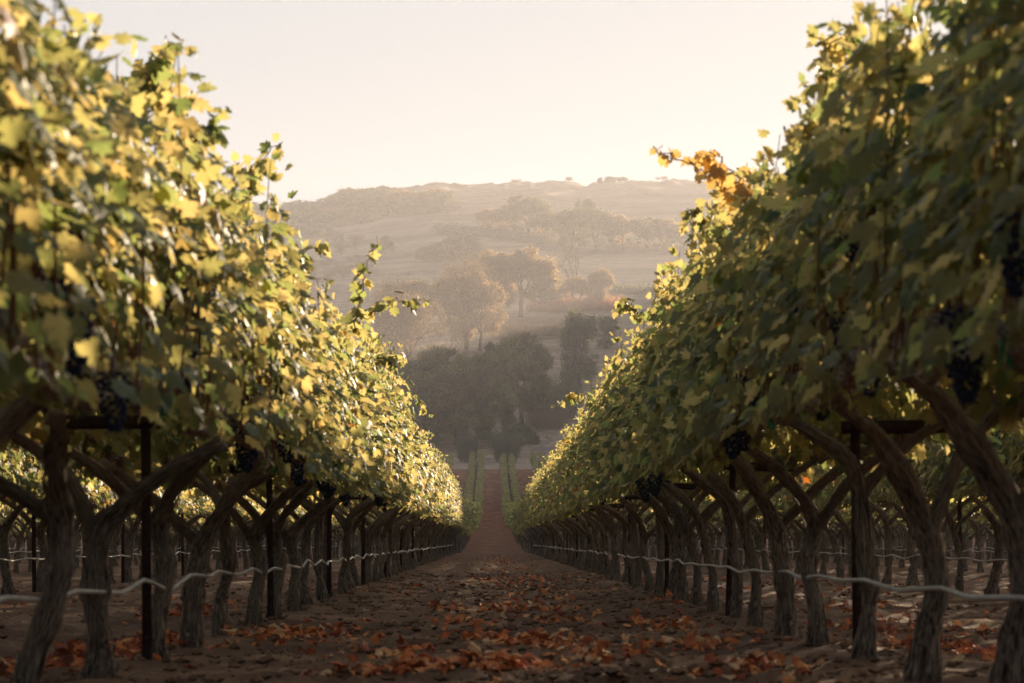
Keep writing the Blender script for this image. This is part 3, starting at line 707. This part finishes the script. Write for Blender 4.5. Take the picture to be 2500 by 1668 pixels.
# ------------------------------------------------------------------ trees
def grow(rng, p, d, L, r, depth, segs, tips, spread=.62, gravity=.0, wig=.18):
    k = 5; P = [np.array(p)]; dd = unit(np.array(d, float))
    for i in range(k):
        dd = unit(dd + rng.normal(0, wig, 3) + np.array([0, 0, gravity])); P.append(P[-1] + dd * L / k)
    P = np.array(P); r1 = r * .68; segs.append((P, np.linspace(r, r1, k + 1), depth))
    if depth == 0: tips.append(P[-1]); return
    if depth <= 2: tips.append(P[3])
    nb = 2 + (rng.random() < .55)
    for i in range(nb):
        q = unit(rng.normal(0, 1, 3)); q = unit(q - dd * np.dot(q, dd))
        nd = dd * (1 - spread * .35) + q * spread * rng.uniform(.7, 1.35)
        grow(rng, P[-1], nd, L * rng.uniform(.66, .88), r1 * (.85 if i == 0 else .65), depth - 1, segs, tips, spread, gravity, wig)
def tree_meshes(seed, H, Wd, depth=6, clump=55, lsize=.22, sig=.55, trunk=.22, spread=.7, bark=None, leafm=None, name='oak', gravity=.02, base=.12, lowfill=0, rad=None):
    rng = np.random.default_rng(seed + 1000); segs = []; tips = []
    grow(rng, (0, 0, 0), (rng.normal(0, .12), rng.normal(0, .12), 1), trunk, 1, 0, segs, tips, 0, 0, .08)
    P0 = segs[0][0]; tips.clear()
    nl = 3 + (seed % 2)
    for i in range(nl):
        th = i / nl * 6.28 + rng.random(); e = rng.uniform(.35, .95)
        grow(rng, P0[-1], (math.cos(th) * e, math.sin(th) * e, 1), .24, 1, depth - 2, segs, tips, spread, gravity, .16)
    tips = np.array(tips); hi = np.percentile(tips[:, 2], 99); w = np.percentile(np.abs(tips[:, :2]), 97)
    sc = np.array([Wd / 2 / w, Wd / 2 / w, H / hi]); r0 = H * .036 if rad is None else rad
    a = Acc()
    lv = {}
    for P, r, dp in segs:
        rr = r0 if P is P0 else r0 * (.62 * .62 ** (depth - 2 - dp))
        rr1 = rr * (.8 if P is P0 else .65)
        Q = P * sc; 
        if P is P0: Q[0, 2] -= H * .03
        R_ = np.linspace(rr, rr1, len(Q)); 
        if P is P0: R_[0] *= 1.5
        if rr < .008: continue
        tube(a, Q, R_, 9 if rr > .1 else 5 if rr > .03 else 3, ridge=.12 if rr > .1 else 0, seed=seed, cap=False, vlen=.8)
    tm = a.mesh(name + '_trunk', [bark or M_TREEBARK], smooth=True)
    if clump == 0: return tm, None
    T = tips * sc; c = Acc()
    if lowfill:
        m = int(len(T) * lowfill); th = rng.uniform(0, 6.28, m); q = rng.uniform(.55, 1, m) * Wd / 2
        T = np.concatenate([T, np.stack([np.cos(th) * q, np.sin(th) * q, rng.uniform(.06, .45, m) * H], -1)])
    m = len(T) * clump; sg = sig * rng.uniform(.6, 1.4, len(T)); ct = rng.uniform(-.42, .42, len(T))
    C = np.repeat(T, clump, 0) + rng.normal(0, 1, (m, 3)) * np.repeat(sg, clump)[:, None] * (1, 1, .7)
    ok = C[:, 2] > .03 * H; C = C[ok]; tn = np.clip(rng.random(m) * .3 + .35 + np.repeat(ct, clump), 0, 1)[ok]; m = len(C)
    cen = np.array([0, 0, H * .55]); o = unit(C - cen)
    leaves(c, C, rng.normal(0, 1, (m, 3)) + o * .5, rng.normal(0, .45, (m, 3)) + o, rng.uniform(.6, 1.2, m) * lsize, tn, 'lo', rng)
    return tm, c.mesh(name + '_crown', [leafm])
M_OAK = leaf_mat('oak_leaf', [(0, (.028, .036, .009)), (.45, (.10, .118, .028)), (1, (.34, .34, .10))], (.22, .20, .06), tw=.25, rough=.6, spec=.3)
M_GOLDLIT = leaf_mat('goldlit_leaf', [(0, (.07, .052, .022)), (.5, (.15, .105, .045)), (1, (.28, .19, .08))], (.55, .36, .12), tw=.42, rough=.6, spec=.3)  # the gold of the low sunlight is put into this leaf colour
M_PALE = leaf_mat('pale_twig_leaf', [(0, (.12, .095, .06)), (.5, (.19, .145, .095)), (1, (.28, .21, .14))], (.38, .26, .13), tw=.3, rough=.7, spec=.2)
M_WILLOW = leaf_mat('willow_leaf', [(0, (.06, .085, .05)), (.5, (.10, .125, .075)), (1, (.16, .18, .12))], (.3, .32, .12), tw=.3, rough=.6, spec=.3)
M_RUST = leaf_mat('rusty_grass', [(0, (.22, .09, .05)), (.5, (.34, .15, .08)), (1, (.45, .24, .13))], (.75, .34, .14), tw=.45, rough=.7, spec=.2)

def spray(seed, H, Wd, n, mat, name, up=1.0, arch=.3, lw=.012, leafn=6, lsize=.07):
    """a bush of upright arching stems"""
    rng = np.random.default_rng(seed + 60); a = Acc(); P, D, N, S, T = [], [], [], [], []
    for i in range(n):
        th = rng.uniform(0, 6.28); r0 = rng.random() ** .5 * Wd * .40; e = rng.uniform(.1, 1) * Wd * .20; h = H * rng.uniform(.55, 1.05)
        b = np.array([math.cos(th) * r0, math.sin(th) * r0, -.05]); t = b + (math.cos(th) * e * (1 + arch), math.sin(th) * e * (1 + arch), h)
        mid = (b + t) / 2 + (-math.cos(th) * e * .2, -math.sin(th) * e * .2, h * .12)
        q = smooth_path([b, mid, t], 6); tube(a, q, np.linspace(lw, lw * .4, 6), 3, 0, cap=False, tint=rng.random())
        for k in range(leafn):
            u = rng.uniform(.2, 1); p = q[int(u * 5)] + rng.normal(0, .06 * Wd, 3) * (1, 1, .5)
            P.append(p); D.append(unit(t - b) + rng.normal(0, .35, 3)); N.append(rng.normal(0, 1, 3)); S.append(rng.uniform(.6, 1.3) * lsize); T.append(rng.random())
    P = np.array(P); P[:, 2] = np.maximum(P[:, 2], .05)
    leaves(a, P, np.array(D), np.array(N), np.array(S), np.array(T), 'lo', rng)
    return a.mesh(name, [mat])

KIND = {
    'oak_dark': tree_meshes(1, 12.5, 15, 6, 230, .22, .46, .16, .75, leafm=M_OAK, lowfill=.22),
    'oak_dark2': tree_meshes(2, 9.5, 10.5, 6, 190, .20, .38, .30, .72, leafm=M_OAK),
    'oak_goldlit': tree_meshes(3, 11, 10, 6, 150, .21, .42, .26, .72, leafm=M_GOLDLIT),
    'oak_goldlit2': tree_meshes(4, 10, 9, 6, 140, .21, .40, .22, .78, leafm=M_GOLDLIT),
    'sparse': tree_meshes(5, 14, 12, 7, 16, .17, .75, .24, .66, leafm=M_PALE, bark=M_PALEBARK, name='sparse'),
    'bare': tree_meshes(6, 11, 7, 7, 0, trunk=.34, spread=.60, bark=M_PALEBARK, name='bare', gravity=.05, rad=.36),
    'twiggy': tree_meshes(7, 8, 9, 8, 7, .14, .5, .18, .80, leafm=M_PALE, bark=M_TREEBARK, name='twiggy', rad=.22),
    'small': tree_meshes(8, 9, 5.2, 6, 80, .20, .32, .14, .55, leafm=M_OAK, lowfill=.3),
    'small_hazed': tree_meshes(14, 9, 5.2, 6, 60, .20, .34, .14, .55, leafm=M_WILLOW, lowfill=.3),  # lighter leaf colour stands in for haze over these slim trees
    'hill_oak': tree_meshes(9, 8, 9, 5, 170, .27, .50, .20, .68, lowfill=.12, leafm=M_OAK),
    'hill_oak2': tree_meshes(10, 8, 8.5, 5, 170, .27, .50, .18, .68, lowfill=.12, leafm=M_GOLDLIT),
    'hill_oak3': tree_meshes(11, 7, 9, 5, 170, .27, .50, .12, .85, leafm=M_OAK, lowfill=.5),
    'hill_sparse': tree_meshes(12, 7, 7, 6, 14, .30, .6, .22, .7, leafm=M_PALE),
}
SZ = {'oak_dark': (12.5, 15), 'oak_dark2': (9.5, 10.5), 'oak_goldlit': (11, 10), 'oak_goldlit2': (10, 9), 'sparse': (14, 12), 'bare': (11, 7), 'twiggy': (8, 9), 'small': (9, 5.2), 'small_hazed': (9, 5.2),
      'hill_oak': (8, 9), 'hill_oak2': (8, 8.5), 'hill_oak3': (7, 9), 'hill_sparse': (7, 7)}
def tree(name, kind, px, py, top, w, label, cat='tree', group=None, rz=0., d=None):
    """px, py: the foot of the tree in the photograph; top and w: its height line and width there"""
    if d is None: x, y, z = hit(px, py)
    else: x = (px - 1128) / 5549 * d - .07; y = d; z = float(zt(x, d))
    H = (py - top) / 5549 * y if d is None else (784 - top) / 5549 * y + CAMZ - z
    Wd = w / 5549 * y; h0, w0 = SZ[kind]
    o = obj(name, None, None, (x, y, z - .1), label, cat, group)
    o.scale = (Wd / w0, Wd / w0, H / h0); o.rotation_euler.z = rz
    tm, cm = KIND[kind]; obj('trunk', tm, o)
    if cm: obj('crown', cm, o)
    return o
VO = 'oaks at the foot of the rows'
tree('oak_tree', 'oak_dark', 1048, 1022, 808, 225, 'big dark green oak spreading behind the end of the dirt path', group=VO, rz=.5)
tree('oak_tree', 'oak_dark2', 1196, 975, 778, 172, 'dark oak with a bare leaning limb above the rubble', group=VO, rz=2.2)
tree('oak_tree', 'oak_dark2', 1120, 1008, 868, 110, 'dark oak filling the gap between the two larger dark oaks', group=VO, rz=3.3)
tree('oak_tree', 'oak_dark', 958, 1000, 838, 150, 'dark oak half hidden by the sunlit vine row', group=VO, rz=1.3)
tree('tall_shrub', 'small_hazed', 1330, 890, 722, 78, 'slim olive green tree alone on the pale field by the shaded vines', rz=1)
tree('tall_shrub', 'hill_oak3', 1400, 935, 885, 60, 'low dark tree behind the shaded vine row at the field edge', rz=2)
tree('tall_shrub', 'small_hazed', 1392, 800, 728, 48, 'small dusky tree high on the pale field, partly behind shaded vines', rz=.2)
tree('shrub', 'hill_oak3', 1190, 1020, 975, 70, 'low dark bush beside the heap of grey rocks', 'bush', rz=1)
tree('twiggy_tree', 'twiggy', 938, 862, 680, 165, 'thin half-leafless grey tree between the dark oaks and the sunlit vines', rz=.6)
tree('twiggy_tree', 'twiggy', 900, 835, 650, 150, 'pale bare-branched tree brushing the sunlit vine shoots', rz=2.6)
tree('tall_tree', 'sparse', 1072, 815, 598, 175, 'tall thin-leaved tree with a pale trunk on the field', rz=.9)
tree('oak_tree', 'oak_goldlit2', 1102, 806, 640, 120, 'slender golden-lit tree with a dark trunk beside the tall pale one', rz=.4)
UF = 'backlit trees along the upper field edge'
tree('oak_tree', 'oak_goldlit', 1195, 728, 580, 150, 'golden backlit oak with a forked trunk at the upper field edge', group=UF, rz=2.0)
tree('oak_tree', 'oak_goldlit', 1130, 735, 585, 130, 'golden-lit oak just behind the tall pale-trunked tree', group=UF, rz=3.9)
tree('oak_tree', 'oak_goldlit2', 1030, 745, 640, 120, 'hazy golden-lit tree at the upper field edge, next to a sunlit shoot', group=UF, rz=1.9)
tree('oak_tree', 'oak_goldlit2', 960, 750, 650, 130, 'dull hazy tree at the upper field edge behind the grey bare ones', group=UF, rz=.9)
tree('oak_tree', 'oak_goldlit2', 1325, 712, 640, 100, 'round golden-lit tree behind the rusty grass', group=UF, rz=1.2)
tree('oak_tree', 'oak_goldlit2', 1378, 712, 622, 80, 'golden-lit leaning tree at the far end of the rusty grass', group=UF, rz=2.9)
tree('oak_tree', 'hill_oak2', 1260, 715, 650, 90, 'low golden-lit tree under the bare dead tree', group=UF, rz=.9)
tree('dead_tree', 'bare', 1300, 704, 552, 110, 'bare pale dead tree standing over the golden-lit trees', rz=.3)
# hill trees
rt = random.Random(4)
HG = 'oaks on the hillside beyond the field'
for px, py, top, w, kd, lab in [(1125, 528, 484, 62, 'hill_oak2', 'small hazy oak on the hill crest road'), (1182, 533, 474, 84, 'hill_oak2', 'hazy oak beside the tallest of the hillside oaks'),
        (1216, 538, 456, 105, 'hill_oak', 'tallest hazy oak in the hillside row'), (1250, 545, 492, 60, 'hill_oak2', 'pale small oak right after the tallest hillside oak'),
        (1312, 572, 484, 120, 'hill_oak', 'broad hazy oak with a forked trunk, low on the hillside row'), (1372, 576, 487, 105, 'hill_oak', 'broad hazy oak under the plume-like tree'),
        (1432, 574, 500, 90, 'hill_oak2', 'hazy round oak past the plume-like tree'), (1482, 575, 506, 84, 'hill_oak', 'hazy oak towards the bright end of the hillside row'),
        (1525, 575, 508, 90, 'hill_oak2', 'palest hazy oak at the bright end of the hillside row'), (1570, 580, 520, 90, 'hill_oak', 'hazy oak half behind the shaded vines on the hill')]:
    tree('hill_oak', kd, px, py, top, w, lab, 'tree', HG, rt.random() * 6)
tree('plume_tree', 'small', 1342, 545, 461, 40, 'narrow plume-like tree rising behind the hillside oaks', rz=1)
for px, py, top, w in [(1010, 600, 562, 80), (1060, 590, 542, 90), (985, 590, 568, 60), (1085, 600, 565, 50)]:
    tree('hill_bush', 'hill_oak3', px, py, top, w, 'low dusky bush in the clump halfway up the bare hillside', 'bush', 'dusky bushes halfway up the hillside', rt.random() * 6)
LW = 'trees of the hazy wood on the hill'
for i in range(46):
    px = 560 + 470 * (i / 46) + rt.uniform(-12, 12)
    base = np.interp(px, [560, 700, 850, 1000, 1040], [560, 545, 515, 495, 492]) - rt.random() * 42 * np.interp(px, [560, 900, 1040], [1, 1, .35])
    top = base - rt.uniform(30, 50)
    tree('hill_oak', rt.choice(['hill_oak', 'hill_oak3', 'hill_oak', 'hill_oak2']), px, base, top, rt.uniform(52, 84), 'one of the hazy crowns packed in the wood on the hill', 'tree', LW, rt.random() * 6)
for i in range(12):
    px = 615 + 330 * i / 12 + rt.uniform(-6, 6)
    top = np.interp(px, [600, 700, 720, 850, 930, 960], [480, 474, 462, 446, 432, 428]) + rt.uniform(-3, 5)
    d = 735; tree('ridge_tree', rt.choice(['hill_oak', 'hill_sparse', 'hill_oak3']), px, 500, top, rt.uniform(32, 58), 'small hazy tree standing against the sky on the low end of the ridge', 'tree', 'trees along the low end of the ridge', rt.random() * 6, d)
for i in range(30):
    px = rt.uniform(600, 900); py = rt.uniform(555, 650)
    tree('hill_bush', rt.choice(['hill_sparse', 'hill_sparse', 'hill_oak3']), px, py, py - rt.uniform(12, 34), rt.uniform(18, 50), 'faint scrubby bush dotted over the bare slope below the wood', 'bush', 'scrub on the bare slope below the wood', rt.random() * 6)
for px, top, w, kd, lab in [(1185, 412, 26, 'hill_sparse', 'lone thin bush on the middle of the ridge'), (1262, 414, 22, 'hill_oak3', 'tiny bush on the ridge left of the round one'), (1305, 414, 16, 'hill_oak', 'tiny round tree alone on the ridge line'),
                      (1378, 416, 12, 'hill_oak3', 'dot-like bush at the low part of the ridge'), (1398, 414, 22, 'hill_oak3', 'round bush next to the largest ridge bush'), (1425, 407, 34, 'hill_oak', 'largest dark bush on the ridge line'),
                      (1522, 405, 26, 'hill_sparse', 'thin bush on the ridge by the orange vine shoot'), (1545, 409, 14, 'hill_sparse', 'tiny thin bush last on the ridge before the shaded vines')]:
    x = (px - 1128) / 5549 * 770; H = (784 - top) / 5549 * 770 + CAMZ - float(zt(x, 770))
    if H < 1.2: top = 784 - (float(zt(x, 770)) + 1.9 - CAMZ) / 770 * 5549
    tree('ridge_bush', kd, px, 430, top, w, lab.replace(' left of the round one', ' near the tiny round tree'), 'bush', 'bushes on the ridge line', rt.random() * 6, 770)
# shrubs at the end of the rows
def put(name, me, px, py, label, cat, group=None, sc=1., rz=0., kind=None, d=None):
    x, y, z = hit(px, py) if d is None else ((px - 1128) / 5549 * d, d, float(zt((px - 1128) / 5549 * d, d)))
    o = obj(name, me, None, (x, y, z), label, cat, group, kind); o.scale = (sc, sc, sc) if not isinstance(sc, tuple) else sc; o.rotation_euler.z = rz
    return o
put('willow_shrub', spray(1, 3.2, 2.4, 160, M_WILLOW, 'willow_shrub', leafn=40, lsize=.12), 1073, 1062, 'feathery grey-green shrub behind the end post of the sunlit row', 'shrub', 'feathery shrubs at the row ends')
put('willow_shrub', spray(2, 3.8, 3.2, 220, M_WILLOW, 'willow_shrub', arch=.5, leafn=40, lsize=.12), 1163, 1062, 'wider feathery grey-green shrub behind the end of the shaded row', 'shrub', 'feathery shrubs at the row ends')
put('reed_clump', spray(3, 6, 7, 420, M_WILLOW, 'reed_clump', arch=.15, leafn=10, lsize=.16), 1280, 958, 'tall pale green reed clump beside the dark leaning oak', 'reeds')
put('reed_clump', spray(4, 3.2, 6, 300, M_PALE, 'reed_clump', arch=.2, leafn=10, lsize=.14), 1255, 985, 'lower brownish reed clump above the rock heap', 'reeds')
put('brush_heap', spray(5, 2.6, 13, 700, M_PALE, 'brush_heap', arch=.7, leafn=3, lsize=.12), 1215, 772, 'long grey heap of dead brush on the pale field', 'brush heap')
put('brush_heap', spray(6, 1.6, 6, 240, M_PALE, 'brush_heap', arch=.7, leafn=3, lsize=.1), 1022, 770, 'small heap of dead wood under the tall pale tree', 'brush heap')
put('rusty_grass', spray(7, 2.6, 16, 1500, M_RUST, 'rusty_grass', arch=.1, leafn=6, lsize=.16), 1340, 712, 'band of rusty tall grass glowing under the golden-lit trees', 'grass', kind='stuff')
put('rusty_grass', spray(8, 2.0, 10, 600, M_RUST, 'rusty_grass', arch=.1, leafn=6, lsize=.14), 1265, 716, 'rusty tall grass at the foot of the forked golden-lit oak', 'grass', kind='stuff')
# rocks
def rock_mesh(seed):
    import bmesh
    rng = np.random.default_rng(seed); bm = bmesh.new(); bmesh.ops.create_icosphere(bm, subdivisions=2, radius=1)
    V = np.array([v.co[:] for v in bm.verts]); F = np.array([[v.index for v in f.verts] for f in bm.faces]); bm.free()
    V = V * (1 + .35 * (vnoise(V[:, 0] * 1.7 + 9, V[:, 1] * 1.7 + V[:, 2] * 1.3 + 9, seed)[:, None] - .5)); V *= rng.uniform(.7, 1.2, 3) * (1, 1, .65)
    V = np.sign(V) * np.minimum(np.abs(V), rng.uniform(.55, .8, 3))
    return mesh('rock', V, [(F, 0)], [M_ROCK])
RK = [rock_mesh(s) for s in range(4)]
for i in range(46):
    px = rt.gauss(1236, 17); py = rt.gauss(1020, 11)
    o = put('rock', RK[i % 4], px, py, 'grey rock in the loose heap on the bank at the end of the shaded row', 'rock', 'rocks heaped on the bank', sc=rt.uniform(.15, .48), rz=rt.random() * 6)
put('boulder', RK[1], 1120, 1056, 'lone pale boulder beyond the end of the dirt path', 'boulder', sc=(.75, .6, .5))
# strip of small vines across the hill
def hill_strip():
    rng = np.random.default_rng(5); P = []
    for px in np.linspace(1000, 1250, 260):
        for q in range(5):
            py = np.interp(px, [1000, 1100, 1250], [527, 534, 552]) + q * 2.6; x, y, z = hit(px + rng.normal(0, 1), py, 500); P.append((x, y, z))
    for px in np.linspace(1290, 1520, 200):
        for q in range(2):
            py = np.interp(px, [1290, 1520], [664, 672]) + q * 5; x, y, z = hit(px + rng.normal(0, 1), py, 450); P.append((x, y, z))
    P = np.array(P); P = np.repeat(P, 16, 0); m = len(P); P = P + rng.normal(0, 1, (m, 3)) * (.5, .5, .35) + (0, 0, .75)
    a = Acc(); leaves(a, P, rng.normal(0, 1, (m, 3)), rng.normal(0, 1, (m, 3)), rng.uniform(.2, .38, m), rng.random(m), 'lo', rng)
    obj('hillside_vineyard', a.mesh('hillside_vineyard', [M_WILLOW]), None, None, 'narrow green strips of vines drawn across the far hillside', 'vineyard', None, 'stuff')
hill_strip()

# ------------------------------------------------------------------ haze
def haze():
    a = Acc(); box(a, (-65, 428, 20), (760, 920, 78))
    m = bpy.data.materials.new('haze'); m.use_nodes = True; n = m.node_tree.nodes; l = m.node_tree.links; n.clear()
    o = n.new('ShaderNodeOutputMaterial'); v = n.new('ShaderNodeVolumePrincipled'); l.new(v.outputs[0], o.inputs['Volume'])
    v.inputs['Color'].default_value = (.69, .68, .72, 1); v.inputs['Density'].default_value = .00057; v.inputs['Anisotropy'].default_value = .35
    obj('haze', a.mesh('haze', [m]), None, None, 'thin golden haze hanging in the valley air', 'haze', None, 'stuff')
haze()
